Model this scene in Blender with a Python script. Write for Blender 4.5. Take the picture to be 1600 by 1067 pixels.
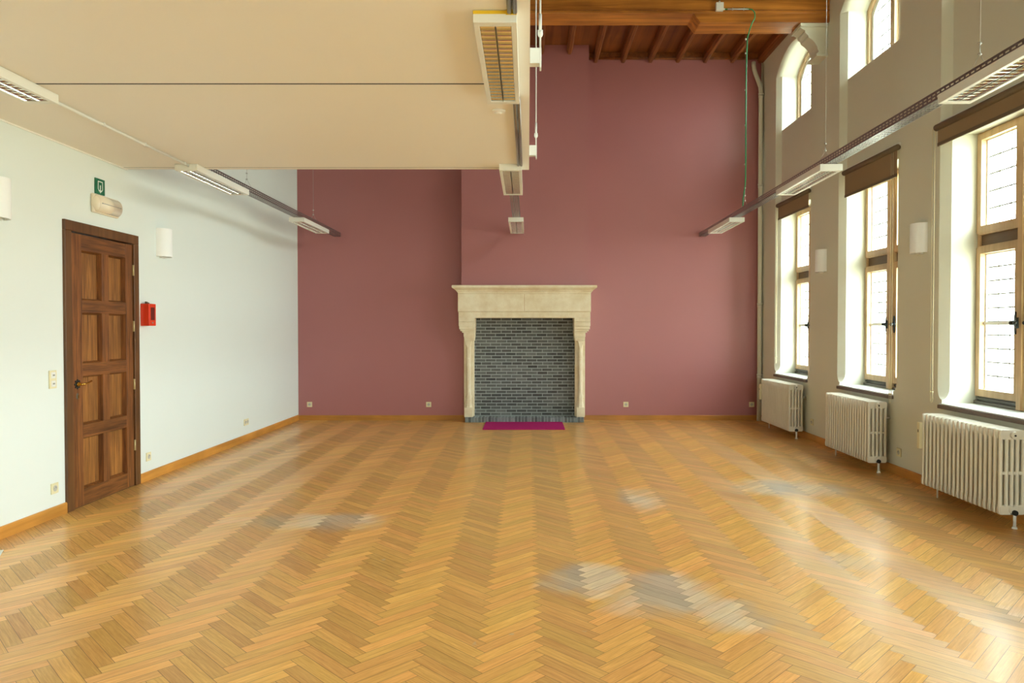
import bpy, bmesh, math, random
from mathutils import Vector, Matrix
random.seed(7)
PI = math.pi
SC = bpy.context.scene
for o in list(bpy.data.objects): bpy.data.objects.remove(o)

# ------------------------------------------------------------------ camera
cd = bpy.data.cameras.new('camera'); cam = bpy.data.objects.new('camera', cd)
SC.collection.objects.link(cam); SC.camera = cam
cd.sensor_width = 36; cd.lens = 1120/1600*36
cd.shift_x = -25/1600; cd.clip_start = 0.05; cd.clip_end = 200
cam.location = (0, 0, 1.5)
cam.rotation_euler = (math.radians(90) - math.atan(20.5/1120), 0, 0)

# ------------------------------------------------------------------ world / daylight / exposure
SKY_STRENGTH = 11.0
w = bpy.data.worlds.new('world'); SC.world = w; w.use_nodes = True
nt = w.node_tree; nt.nodes.clear()
tc = nt.nodes.new('ShaderNodeTexCoord'); sp = nt.nodes.new('ShaderNodeSeparateXYZ')
cr = nt.nodes.new('ShaderNodeValToRGB'); bg = nt.nodes.new('ShaderNodeBackground'); wo = nt.nodes.new('ShaderNodeOutputWorld')
mp = nt.nodes.new('ShaderNodeMapRange'); mp.inputs[1].default_value = -1; mp.inputs[2].default_value = 1
nt.links.new(tc.outputs['Generated'], sp.inputs[0]); nt.links.new(sp.outputs['Z'], mp.inputs[0])
nt.links.new(mp.outputs[0], cr.inputs[0]); nt.links.new(cr.outputs[0], bg.inputs[0]); nt.links.new(bg.outputs[0], wo.inputs[0])
e = cr.color_ramp.elements
e[0].position = 0.0; e[0].color = (.24, .27, .19, 1)
e[1].position = 1.0; e[1].color = (.74, .88, 1.0, 1)
for p, c in ((.44, (.50, .55, .46, 1)), (.485, (.68, .72, .66, 1)), (.52, (.76, .86, .86, 1)), (.66, (.84, .97, .97, 1))):
    x = e.new(p); x.color = c
bg.inputs[1].default_value = SKY_STRENGTH

VS = SC.view_settings
VS.view_transform = 'Standard'; VS.look = 'None'; VS.gamma = 1; VS.use_curve_mapping = False
VS.exposure = 1.28

# room numbers (metres)
XL, XR, YB, YF, ZC = -3.76, 3.80, 11.70, -2.50, 5.95
C = .07                                     # chamfer of the window bays
SILL, HEAD, USILL, SPR, RISE = .80, 3.27, 4.51, 5.33, .29
XO = 4.32                                   # outer face of the window wall
BAYS = [(9.67, 11.05), (7.38, 8.80), (5.22, 6.64), (3.05, 4.47), (.88, 2.30), (-1.30, .12)]

def portal(y0, y1, z0, z1):
    l = bpy.data.lights.new('window_portal', 'AREA'); l.shape = 'RECTANGLE'
    l.size = z1 - z0; l.size_y = y1 - y0; l.cycles.is_portal = True
    o = bpy.data.objects.new('window_portal', l); SC.collection.objects.link(o)
    o.location = (XO + .03, (y0+y1)/2, (z0+z1)/2); o.rotation_euler = (0, PI/2, 0)
for a, b in BAYS:
    portal(a + C, b - C, SILL, HEAD); portal(a + C, b - C, USILL, SPR + RISE)
# portal at an unseen end-wall window, added for light from behind the camera
FILL_WINDOWS = [(1.5, 2.9)]
for a, b in FILL_WINDOWS:
    l = bpy.data.lights.new('window_portal', 'AREA'); l.shape = 'RECTANGLE'
    l.size = b - a; l.size_y = 2.0; l.cycles.is_portal = True
    o = bpy.data.objects.new('window_portal', l); SC.collection.objects.link(o)
    o.location = ((a+b)/2, YF - .23, 1.85); o.rotation_euler = (PI/2, 0, 0)

# ------------------------------------------------------------------ material helpers
MATS = {}
def srgb(r, g, b):
    f = lambda c: (c/255/12.92) if c/255 <= .04045 else ((c/255+.055)/1.055)**2.4
    return (f(r), f(g), f(b), 1)
def base(name):
    m = bpy.data.materials.new(name); m.use_nodes = True
    n = m.node_tree.nodes; return m, n, m.node_tree.links, n['Principled BSDF']
def plain(name, col, rough=.5, metal=0.0, bump=0, scale=40, var=.0, spec=.5, emit=None, noise_scale=None, coat=0):
    m, n, l, p = base(name)
    p.inputs['Roughness'].default_value = rough; p.inputs['Metallic'].default_value = metal
    p.inputs['Specular IOR Level'].default_value = spec
    p.inputs['Coat Weight'].default_value = coat; p.inputs['Coat Roughness'].default_value = .12
    t = n.new('ShaderNodeTexCoord'); nz = n.new('ShaderNodeTexNoise')
    nz.inputs['Scale'].default_value = noise_scale or scale; nz.inputs['Detail'].default_value = 4
    l.new(t.outputs['Object'], nz.inputs['Vector'])
    mx = n.new('ShaderNodeMix'); mx.data_type = 'RGBA'
    k = 1 - var
    mx.inputs[6].default_value = (col[0]*k, col[1]*k, col[2]*k, 1); mx.inputs[7].default_value = (min(1,col[0]*(1+var)), min(1,col[1]*(1+var)), min(1,col[2]*(1+var)), 1)
    l.new(nz.outputs['Fac'], mx.inputs[0]); l.new(mx.outputs[2], p.inputs['Base Color'])
    if bump:
        b = n.new('ShaderNodeBump'); b.inputs['Strength'].default_value = bump; b.inputs['Distance'].default_value = .004
        nz2 = n.new('ShaderNodeTexNoise'); nz2.inputs['Scale'].default_value = scale; nz2.inputs['Detail'].default_value = 5
        l.new(t.outputs['Object'], nz2.inputs['Vector']); l.new(nz2.outputs['Fac'], b.inputs['Height']); l.new(b.outputs[0], p.inputs['Normal'])
    if emit:
        p.inputs['Emission Color'].default_value = emit[0]; p.inputs['Emission Strength'].default_value = emit[1]
    MATS[name] = m; return m
def wood(name, c0, c1, rough=.5, axis='Z', scale=1.0, bump=.25, contrast=1.0, joints=0):
    """wood whose grain runs along one object axis"""
    m, n, l, p = base(name); p.inputs['Roughness'].default_value = rough
    t = n.new('ShaderNodeTexCoord'); mpg = n.new('ShaderNodeMapping')
    s = {'X': (1.2, 22, 22), 'Y': (22, 1.2, 22), 'Z': (22, 22, 1.2)}[axis]
    mpg.inputs['Scale'].default_value = tuple(v*scale for v in s)
    l.new(t.outputs['Object'], mpg.inputs[0])
    nz = n.new('ShaderNodeTexNoise'); nz.inputs['Scale'].default_value = 1.0; nz.inputs['Detail'].default_value = 7; nz.inputs['Roughness'].default_value = .62
    nz.inputs['Distortion'].default_value = .6
    l.new(mpg.outputs[0], nz.inputs['Vector'])
    cr = n.new('ShaderNodeValToRGB'); cr.color_ramp.elements[0].position = .5 - .2/contrast; cr.color_ramp.elements[1].position = .5 + .2/contrast
    cr.color_ramp.elements[0].color = c0; cr.color_ramp.elements[1].color = c1
    l.new(nz.outputs['Fac'], cr.inputs[0])
    big = n.new('ShaderNodeTexNoise'); big.inputs['Scale'].default_value = 2.2; big.inputs['Detail'].default_value = 2
    l.new(t.outputs['Object'], big.inputs['Vector'])
    mx = n.new('ShaderNodeMix'); mx.data_type = 'RGBA'; mx.blend_type = 'MULTIPLY'; mx.inputs[0].default_value = .55
    cr2 = n.new('ShaderNodeValToRGB'); cr2.color_ramp.elements[0].position = .35; cr2.color_ramp.elements[0].color = (.62, .58, .52, 1); cr2.color_ramp.elements[1].position = .65; cr2.color_ramp.elements[1].color = (1.1, 1.05, 1, 1)
    l.new(big.outputs['Fac'], cr2.inputs[0]); l.new(cr.outputs[0], mx.inputs[6]); l.new(cr2.outputs[0], mx.inputs[7])
    l.new(mx.outputs[2], p.inputs['Base Color'])
    b = n.new('ShaderNodeBump'); b.inputs['Strength'].default_value = bump; b.inputs['Distance'].default_value = .003
    l.new(nz.outputs['Fac'], b.inputs['Height']); l.new(b.outputs[0], p.inputs['Normal'])
    MATS[name] = m; return m

plain('paint_left', (.79, .84, .79, 1), .6, bump=.10, scale=90, var=.015, noise_scale=1.2)
plain('paint_right', (.73, .725, .595, 1), .6, bump=.10, scale=90, var=.02, noise_scale=1.2)
plain('paint_purple', srgb(174, 113, 113), .37, bump=.12, scale=60, var=.03, noise_scale=1.5)
plain('soffit', (.93, .885, .80, 1), .55, var=.01, noise_scale=1)
plain('soffit_trim', (.94, .92, .86, 1), .45, var=.01)
plain('dark_gap', (.05, .06, .05, 1), .8)
plain('white_paint', (.80, .80, .74, 1), .35, var=.01)
plain('white_plastic', (.82, .82, .76, 1), .35, var=.01)
plain('cream_plastic', srgb(232, 222, 180), .35, var=.01)
plain('socket_hole', (.30, .29, .25, 1), .6)
plain('radiator_enamel', (.80, .755, .63, 1), .28, var=.015)
plain('sconce_plaster', (.95, .96, .94, 1), .6, var=.01)
plain('lamp_housing', (.84, .83, .75, 1), .32, var=.01)
plain('louvre_metal', (.80, .79, .76, 1), .10, metal=1.0)
plain('tube_white', (.6, .6, .57, 1), .3)
plain('galvanised', (.30, .285, .285, 1), .30, metal=.95, var=.12, noise_scale=25)
plain('steel_wire', (.55, .55, .52, 1), .35, metal=.9)
plain('green_cable', srgb(40, 150, 92), .45)
plain('grey_conduit', (.50, .54, .53, 1), .4)
plain('yellow_tape', srgb(240, 200, 30), .5)
plain('brass', srgb(205, 165, 80), .25, metal=1)
plain('pale_brass', srgb(196, 178, 128), .5, metal=.4)
plain('black_iron', (.03, .035, .035, 1), .4, metal=.6)
plain('brown_metal', srgb(92, 80, 62), .4, metal=.3)
plain('blind_cloth', srgb(150, 126, 94), .85, bump=.3, scale=400, var=.06)
plain('blind_bar', srgb(112, 95, 72), .6)
plain('alarm_red', srgb(226, 58, 20), .3)
plain('alarm_glass', srgb(110, 40, 36), .12)
plain('sign_green', srgb(10, 105, 72), .4)
plain('sign_white', (.85, .87, .82, 1), .5)
plain('lens_cream', srgb(240, 226, 200), .2, coat=.4)
plain('brick', (.12, .128, .122, 1), .85, bump=.6, scale=70, var=.35, noise_scale=12)
plain('mortar', (.36, .40, .39, 1), .95, bump=.4, scale=120, var=.1)
plain('brick_hearth', (.17, .19, .19, 1), .8, bump=.5, scale=70, var=.3, noise_scale=14)
plain('paper', (.85, .86, .83, 1), .7)
plain('sill_paint', (.74, .78, .74, 1), .35, var=.02)
plain('sill_edge', (.17, .12, .09, 1), .6)
plain('track_grey', (.16, .155, .135, 1), .5)
plain('lead', (.34, .36, .35, 1), .5, metal=.1)
plain('socket_grey', (.55, .53, .45, 1), .5)
plain('outside_trim', (.45, .47, .42, 1), .9)
wood('window_wood', srgb(196, 164, 122), srgb(222, 192, 150), .4, 'Z', .8, .08)
wood('window_panel', srgb(96, 74, 50), srgb(128, 100, 70), .5, 'Y', .8, .1)
wood('door_wood', srgb(78, 42, 18), srgb(156, 98, 48), .42, 'Z', 2.2, .35, 1.1)
wood('door_rail_wood', srgb(76, 42, 18), srgb(146, 92, 44), .42, 'X', 2.2, .35, 1.1)
wood('door_panel_wood', srgb(98, 58, 24), srgb(186, 126, 62), .42, 'Z', 1.8, .35, 1.0)
wood('door_frame_wood', srgb(84, 54, 28), srgb(118, 80, 44), .38, 'Z', 1.0, .15)
wood('beam_wood', srgb(146, 84, 26), srgb(214, 142, 58), .40, 'X', .5, .3, 1.2)
wood('joist_wood', srgb(98, 50, 20), srgb(168, 100, 44), .42, 'Y', .5, .3)
wood('board_wood', srgb(112, 60, 22), srgb(172, 104, 44), .42, 'Y', .35, .3)
wood('skirting_wood', srgb(190, 126, 48), srgb(222, 160, 76), .35, 'Y', .6, .1)
wood('skirting_wood_x', srgb(176, 116, 46), srgb(208, 146, 66), .35, 'X', .6, .1)

for nm in ('brick', 'brick_hearth'):
    nt_ = MATS[nm].node_tree; pb = nt_.nodes['Principled BSDF']; src = pb.inputs['Base Color'].links[0].from_socket
    ge = nt_.nodes.new('ShaderNodeNewGeometry'); mr = nt_.nodes.new('ShaderNodeMapRange'); mr.inputs[3].default_value = .55; mr.inputs[4].default_value = 1.45
    nt_.links.new(ge.outputs['Random Per Island'], mr.inputs[0])
    vm = nt_.nodes.new('ShaderNodeVectorMath'); vm.operation = 'SCALE'; nt_.links.new(src, vm.inputs[0]); nt_.links.new(mr.outputs[0], vm.inputs['Scale'])
    nt_.links.new(vm.outputs[0], pb.inputs['Base Color'])
# limestone of the chimneypiece
m, n, l, p = base('limestone'); MATS['limestone'] = m
p.inputs['Roughness'].default_value = .8
t = n.new('ShaderNodeTexCoord'); a = n.new('ShaderNodeTexNoise'); a.inputs['Scale'].default_value = 5; a.inputs['Detail'].default_value = 9; a.inputs['Roughness'].default_value = .65
l.new(t.outputs['Object'], a.inputs['Vector'])
r = n.new('ShaderNodeValToRGB'); r.color_ramp.elements[0].position = .3; r.color_ramp.elements[0].color = srgb(226, 208, 170); r.color_ramp.elements[1].position = .62; r.color_ramp.elements[1].color = srgb(244, 234, 206)
l.new(a.outputs['Fac'], r.inputs[0]); l.new(r.outputs[0], p.inputs['Base Color'])
b = n.new('ShaderNodeBump'); b.inputs['Strength'].default_value = .5; b.inputs['Distance'].default_value = .004
f = n.new('ShaderNodeTexNoise'); f.inputs['Scale'].default_value = 130; f.inputs['Detail'].default_value = 4
l.new(t.outputs['Object'], f.inputs['Vector']); l.new(f.outputs['Fac'], b.inputs['Height']); l.new(b.outputs[0], p.inputs['Normal'])

# carpet mat
m, n, l, p = base('magenta_carpet'); MATS['magenta_carpet'] = m
p.inputs['Roughness'].default_value = .95; p.inputs['Specular IOR Level'].default_value = .1
t = n.new('ShaderNodeTexCoord'); a = n.new('ShaderNodeTexNoise'); a.inputs['Scale'].default_value = 160; a.inputs['Detail'].default_value = 4
l.new(t.outputs['Object'], a.inputs['Vector'])
r = n.new('ShaderNodeValToRGB'); r.color_ramp.elements[0].position = .3; r.color_ramp.elements[0].color = srgb(150, 22, 84); r.color_ramp.elements[1].position = .7; r.color_ramp.elements[1].color = srgb(204, 52, 126)
l.new(a.outputs['Fac'], r.inputs[0]); l.new(r.outputs[0], p.inputs['Base Color'])
b = n.new('ShaderNodeBump'); b.inputs['Strength'].default_value = .8; b.inputs['Distance'].default_value = .004
l.new(a.outputs['Fac'], b.inputs['Height']); l.new(b.outputs[0], p.inputs['Normal'])

# thin window glass
m, n, l, p = base('window_glass'); MATS['window_glass'] = m
n.remove(p); out = n['Material Output']
tr = n.new('ShaderNodeBsdfTransparent'); tr.inputs[0].default_value = (.97, .99, .98, 1)
gl = n.new('ShaderNodeBsdfGlossy'); gl.inputs['Roughness'].default_value = .02
fr = n.new('ShaderNodeLayerWeight'); fr.inputs['Blend'].default_value = .25
fm = n.new('ShaderNodeMath'); fm.operation = 'MULTIPLY_ADD'; fm.inputs[1].default_value = .35; fm.inputs[2].default_value = .04; l.new(fr.outputs['Facing'], fm.inputs[0])
mx = n.new('ShaderNodeMixShader'); l.new(fm.outputs[0], mx.inputs[0]); l.new(tr.outputs[0], mx.inputs[1]); l.new(gl.outputs[0], mx.inputs[2]); l.new(mx.outputs[0], out.inputs['Surface'])

# ------------------------------------------------------------------ geometry helpers
def box(bm, x0, x1, y0, y1, z0, z1, bev=0, seg=2):
    vs = [bm.verts.new(c) for c in ((x0,y0,z0),(x1,y0,z0),(x1,y1,z0),(x0,y1,z0),(x0,y0,z1),(x1,y0,z1),(x1,y1,z1),(x0,y1,z1))]
    fs = [bm.faces.new([vs[i] for i in q]) for q in ((0,3,2,1),(4,5,6,7),(0,1,5,4),(1,2,6,5),(2,3,7,6),(3,0,4,7))]
    if bev:
        es = list({e for f in fs for e in f.edges})
        bmesh.ops.bevel(bm, geom=es, offset=bev, segments=seg, profile=.5, affect='EDGES')
def cyl(bm, p0, p1, r, n=14, r1=None, cap=True):
    p0, p1 = Vector(p0), Vector(p1); d = (p1-p0).normalized(); r1 = r if r1 is None else r1
    a = d.orthogonal().normalized(); b = d.cross(a)
    A = [bm.verts.new(p0 + (a*math.cos(2*PI*i/n) + b*math.sin(2*PI*i/n))*r) for i in range(n)]
    B = [bm.verts.new(p1 + (a*math.cos(2*PI*i/n) + b*math.sin(2*PI*i/n))*r1) for i in range(n)]
    for i in range(n):
        f = bm.faces.new((A[i], A[(i+1)%n], B[(i+1)%n], B[i])); f.smooth = True
    if cap: bm.faces.new(A[::-1]); bm.faces.new(B)
def tube(bm, pts, r, n=10, closed=False):
    pts = [Vector(p) for p in pts]; N = len(pts); rings = []
    t0 = (pts[1]-pts[0]).normalized(); a = t0.orthogonal().normalized()
    for i, p in enumerate(pts):
        if closed: t = (pts[(i+1)%N]-pts[i-1]).normalized()
        else: t = (pts[min(i+1,N-1)]-pts[max(i-1,0)]).normalized()
        a = (a - t*a.dot(t)).normalized(); b = t.cross(a)
        rings.append([bm.verts.new(p + (a*math.cos(2*PI*k/n)+b*math.sin(2*PI*k/n))*r) for k in range(n)])
    for i in range(N if closed else N-1):
        A, B = rings[i], rings[(i+1)%N]
        for k in range(n):
            f = bm.faces.new((A[k], A[(k+1)%n], B[(k+1)%n], B[k])); f.smooth = True
    if not closed: bm.faces.new(rings[0][::-1]); bm.faces.new(rings[-1])
def ball(bm, c, r, seg=12, rings=8, s=(1,1,1)):
    g = bmesh.ops.create_uvsphere(bm, u_segments=seg, v_segments=rings, radius=r)
    for v in g['verts']: v.co = Vector((v.co.x*s[0], v.co.y*s[1], v.co.z*s[2])) + Vector(c)
    for v in g['verts']:
        for f in v.link_faces: f.smooth = True
def prism(bm, poly, axis, a, b, bev=0):
    """extrude a 2-D polygon along an axis; poly in the two other axes in order"""
    def P(u, v, w): return {'X': (w, u, v), 'Y': (u, w, v), 'Z': (u, v, w)}[axis]
    A = [bm.verts.new(P(u, v, a)) for u, v in poly]; B = [bm.verts.new(P(u, v, b)) for u, v in poly]
    fs = [bm.faces.new(A), bm.faces.new(B[::-1])]; n = len(poly)
    for i in range(n): fs.append(bm.faces.new((A[i], B[i], B[(i+1)%n], A[(i+1)%n])))
    bmesh.ops.recalc_face_normals(bm, faces=fs)
    if bev: bmesh.ops.bevel(bm, geom=list({e for f in fs for e in f.edges}), offset=bev, segments=2, affect='EDGES')
def quad(bm, *pts): return bm.faces.new([bm.verts.new(p) for p in pts])
def smooth_all(bm):
    for f in bm.faces: f.smooth = True

COL = SC.collection
def mesh(name, bm, mat):
    me = bpy.data.meshes.new(name); bm.to_mesh(me); bm.free(); me.materials.append(MATS[mat]); return me
def obj(name, bm, mat, parent=None, label=None, kind=None, smooth_angle=None):
    o = bpy.data.objects.new(name, mesh(name, bm, mat)); COL.objects.link(o)
    if parent: o.parent = parent
    if label: o['label'] = label
    if kind: o['kind'] = kind
    return o
def struct(name, bm, mat): return obj(name, bm, mat, kind='structure')
def thing(name, label, cat, loc=(0,0,0), rotz=0, group=None):
    o = bpy.data.objects.new(name, None); COL.objects.link(o); o.empty_display_size = .1
    o.location = loc; o.rotation_euler = (0, 0, rotz)
    if cat: o['label'] = label; o['category'] = cat
    if group: o['group'] = group
    return o
def tag(o, label, cat, group=None):
    o['label'] = label; o['category'] = cat
    if group: o['group'] = group
    return o
def kids(o): return [c for c in bpy.data.objects if c.parent == o]
def dup(src, loc, rotz=None, label=None, parent=None, group=None):
    c = src.copy(); COL.objects.link(c); c.parent = parent
    if loc is not None: c.location = loc
    if rotz is not None: c.rotation_euler = (0, 0, rotz)
    if label: c['label'] = label
    if group: c['group'] = group
    for k in kids(src): dup(k, None, None, None, c)
    return c
B = bmesh.new
LEFT, RIGHT = PI/2, -PI/2        # local -Y faces into the room

# ------------------------------------------------------------------ floor: herringbone oak blocks
L, W = .39, .07
x0, y0 = -.198, (3.416 - .3253) % (math.sqrt(2)*W)
bm = B(); uvl = bm.loops.layers.uv.new('UVMap'); cl = bm.loops.layers.float_color.new('block')
s2 = math.sqrt(.5)
def xy(u, v): return (x0 + (u - v)*s2, y0 + (u + v)*s2)
def block(u0, u1, v0, v1, along_u):
    c = [xy(u0, v0), xy(u1, v0), xy(u1, v1), xy(u0, v1)]
    mxx = sum(p[0] for p in c)/4; myy = sum(p[1] for p in c)/4
    if not (XL - .35 < mxx < XR + .35 and YF - .35 < myy < YB + .35): return
    f = quad(bm, *[(p[0], p[1], 0) for p in c])
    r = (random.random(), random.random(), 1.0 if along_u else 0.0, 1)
    off = random.random()*40
    uv = [(0, 0), (L, 0), (L, W), (0, W)] if along_u else [(0, 0), (0, W), (L, W), (L, 0)]
    if not along_u: uv = [(0, W), (0, 0), (L, 0), (L, W)]
    for lp, q in zip(f.loops, uv):
        lp[uvl].uv = q; lp[cl] = r
for m_ in range(-14, 15):
    for k in range(-140, 190):
        bu, bv = k*W + m_*L, k*W - m_*L
        Y = (bu + bv)*s2
        if not (YF - 1 < Y < YB + 1): continue
        block(bu, bu + L, bv, bv + W, True)
        block(bu + L, bu + L + W, bv + W - L, bv + W, False)
for co, no in (((XL - .05,0,0),(-1,0,0)), ((XR + .04,0,0),(1,0,0)), ((0,YB + .05,0),(0,1,0)), ((0,YF - .05,0),(0,-1,0))):
    bmesh.ops.bisect_plane(bm, geom=bm.verts[:] + bm.edges[:] + bm.faces[:], plane_co=co, plane_no=no, clear_outer=True)
m, n, l, p = base('oak_parquet'); MATS['oak_parquet'] = m
uv = n.new('ShaderNodeUVMap'); uv.uv_map = 'UVMap'
at = n.new('ShaderNodeAttribute'); at.attribute_name = 'block'
sa = n.new('ShaderNodeSeparateColor'); l.new(at.outputs['Color'], sa.inputs[0])
su = n.new('ShaderNodeSeparateXYZ'); l.new(uv.outputs[0], su.inputs[0])
def math_(op, a, b=None, c=None):
    x = n.new('ShaderNodeMath'); x.operation = op
    for i, q in enumerate((a, b, c)):
        if q is None: continue
        if isinstance(q, (int, float)): x.inputs[i].default_value = q
        else: l.new(q, x.inputs[i])
    return x.outputs[0]
# grain coordinates, stretched along each block, shifted per block
gx = math_('ADD', math_('MULTIPLY', su.outputs['X'], 3.0), math_('MULTIPLY', sa.outputs[0], 91.0))
gy = math_('ADD', math_('MULTIPLY', su.outputs['Y'], 60.0), math_('MULTIPLY', sa.outputs[1], 53.0))
cb = n.new('ShaderNodeCombineXYZ'); l.new(gx, cb.inputs[0]); l.new(gy, cb.inputs[1])
g1 = n.new('ShaderNodeTexNoise'); g1.inputs['Scale'].default_value = 1.6; g1.inputs['Detail'].default_value = 8; g1.inputs['Roughness'].default_value = .7; g1.inputs['Distortion'].default_value = .5
l.new(cb.outputs[0], g1.inputs['Vector'])
r1 = n.new('ShaderNodeValToRGB'); r1.color_ramp.elements[0].position = .30; r1.color_ramp.elements[1].position = .70
r1.color_ramp.elements[0].color = srgb(194, 138, 66); r1.color_ramp.elements[1].color = srgb(234, 184, 106)
l.new(g1.outputs['Fac'], r1.inputs[0])
# random per-block tone, plus grain sheen painted as lighter colour on one direction
hv = n.new('ShaderNodeHueSaturation'); l.new(r1.outputs[0], hv.inputs['Color'])
hue = math_('ADD', math_('MULTIPLY', sa.outputs[1], .014), .493); l.new(hue, hv.inputs['Hue'])
hv.inputs['Saturation'].default_value = 1.0
val = math_('ADD', math_('MULTIPLY', math_('POWER', sa.outputs[0], 1.3), .24), .87)
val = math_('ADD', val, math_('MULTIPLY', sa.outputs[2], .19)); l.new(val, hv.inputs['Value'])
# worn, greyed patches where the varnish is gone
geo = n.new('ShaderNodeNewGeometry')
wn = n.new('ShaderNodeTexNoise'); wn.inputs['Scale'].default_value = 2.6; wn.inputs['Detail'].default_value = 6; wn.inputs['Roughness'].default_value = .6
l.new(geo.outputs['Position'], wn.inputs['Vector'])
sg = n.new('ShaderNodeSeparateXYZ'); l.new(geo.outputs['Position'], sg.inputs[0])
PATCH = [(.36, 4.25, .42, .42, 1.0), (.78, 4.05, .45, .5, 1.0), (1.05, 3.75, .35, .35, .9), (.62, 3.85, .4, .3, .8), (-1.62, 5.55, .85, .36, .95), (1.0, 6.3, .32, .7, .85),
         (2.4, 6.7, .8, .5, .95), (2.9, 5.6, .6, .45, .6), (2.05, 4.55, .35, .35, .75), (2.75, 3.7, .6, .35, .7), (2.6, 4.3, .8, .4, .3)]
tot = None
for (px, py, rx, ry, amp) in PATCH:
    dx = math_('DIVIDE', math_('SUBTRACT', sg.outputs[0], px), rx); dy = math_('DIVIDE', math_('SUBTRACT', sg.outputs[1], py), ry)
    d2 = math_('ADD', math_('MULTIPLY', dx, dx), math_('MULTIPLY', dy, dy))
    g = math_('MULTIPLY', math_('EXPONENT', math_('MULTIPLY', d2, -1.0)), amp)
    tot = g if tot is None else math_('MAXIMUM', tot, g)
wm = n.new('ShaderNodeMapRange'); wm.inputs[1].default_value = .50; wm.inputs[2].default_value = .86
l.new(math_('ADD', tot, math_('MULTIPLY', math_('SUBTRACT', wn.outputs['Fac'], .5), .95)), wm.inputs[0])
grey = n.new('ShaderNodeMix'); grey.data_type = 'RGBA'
gc = n.new('ShaderNodeHueSaturation'); l.new(hv.outputs[0], gc.inputs['Color']); gc.inputs['Saturation'].default_value = .55; l.new(math_('ADD', math_('MULTIPLY', sa.outputs[2], .22), .68), gc.inputs['Value']); gc.inputs['Hue'].default_value = .515  # worn blocks keep the painted sheen contrast between the two directions
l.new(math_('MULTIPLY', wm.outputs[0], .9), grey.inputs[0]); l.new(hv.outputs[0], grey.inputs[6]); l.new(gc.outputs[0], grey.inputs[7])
# small pale scuffs and dark specks
sc_ = n.new('ShaderNodeTexNoise'); sc_.inputs['Scale'].default_value = 9; sc_.inputs['Detail'].default_value = 3; l.new(geo.outputs['Position'], sc_.inputs['Vector'])
scr = n.new('ShaderNodeMapRange'); scr.inputs[1].default_value = .72; scr.inputs[2].default_value = .76; l.new(sc_.outputs['Fac'], scr.inputs[0])
sm = n.new('ShaderNodeMix'); sm.data_type = 'RGBA'; sm.inputs[7].default_value = srgb(190, 176, 150)
l.new(math_('MULTIPLY', scr.outputs[0], .6), sm.inputs[0]); l.new(grey.outputs[2], sm.inputs[6])
# joints between blocks
ex = math_('MINIMUM', su.outputs['X'], math_('SUBTRACT', L, su.outputs['X']))
ey = math_('MINIMUM', su.outputs['Y'], math_('SUBTRACT', W, su.outputs['Y']))
ed = math_('MINIMUM', ex, ey)
jm = n.new('ShaderNodeMapRange'); jm.inputs[1].default_value = .0008; jm.inputs[2].default_value = .0018; jm.inputs[3].default_value = 1; jm.inputs[4].default_value = 0
l.new(ed, jm.inputs[0])
jx = n.new('ShaderNodeMix'); jx.data_type = 'RGBA'; jx.inputs[7].default_value = srgb(92, 58, 24)
jf = math_('MULTIPLY', jm.outputs[0], .75); l.new(jf, jx.inputs[0]); l.new(sm.outputs[2], jx.inputs[6])
l.new(jx.outputs[2], p.inputs['Base Color'])
ro = math_('ADD', math_('MULTIPLY', wm.outputs[0], .14), math_('ADD', math_('MULTIPLY', wn.outputs['Fac'], .10), .30))
l.new(ro, p.inputs['Roughness'])
p.inputs['Anisotropic'].default_value = .75
tg = n.new('ShaderNodeTangent'); tg.direction_type = 'UV_MAP'; tg.uv_map = 'UVMap'; l.new(tg.outputs[0], p.inputs['Tangent'])
p.inputs['Specular IOR Level'].default_value = .5
l.new(math_('SUBTRACT', .18, math_('MULTIPLY', wm.outputs[0], .16)), p.inputs['Coat Weight']); p.inputs['Coat Roughness'].default_value = .20
bp = n.new('ShaderNodeBump'); bp.inputs['Strength'].default_value = .10; bp.inputs['Distance'].default_value = .002
hgt = math_('ADD', math_('MULTIPLY', g1.outputs['Fac'], .35), math_('MULTIPLY', jm.outputs[0], -1.0))
l.new(hgt, bp.inputs['Height']); l.new(bp.outputs[0], p.inputs['Normal'])
struct('floor', bm, 'oak_parquet')

# ------------------------------------------------------------------ walls
T = .25
bm = B()
DY0, DY1, DZ = 5.80, 6.90, 2.385            # door opening incl. frame
box(bm, XL - T, XL, YF - T, DY0 + .05, 0, ZC + .2); box(bm, XL - T, XL, DY1 - .05, YB, 0, ZC + .2)
box(bm, XL - T, XL, DY0 + .05, DY1 - .05, DZ - .05, ZC + .2)
struct('wall_left', bm, 'paint_left')
bm = B(); box(bm, XL - T, XO, YB, YB + T, 0, ZC + .2); struct('wall_back', bm, 'paint_purple')
bm = B(); CH0, CH1, CHY = -1.05, .958, 11.34
box(bm, CH0, CH1, CHY, YB - .002, 1.70, ZC - .001)
struct('wall_chimney', bm, 'paint_purple')
bm = B()
xs = [XL - T, 1.5, 2.9, XO]
for i in range(0, 3, 2): box(bm, xs[i], xs[i+1], YF - .2, YF, 0, ZC + .2)
for a, b_ in FILL_WINDOWS: box(bm, a, b_, YF - .2, YF, 0, .85); box(bm, a, b_, YF - .2, YF, 2.85, ZC + .2)
struct('wall_front', bm, 'paint_left')

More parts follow.
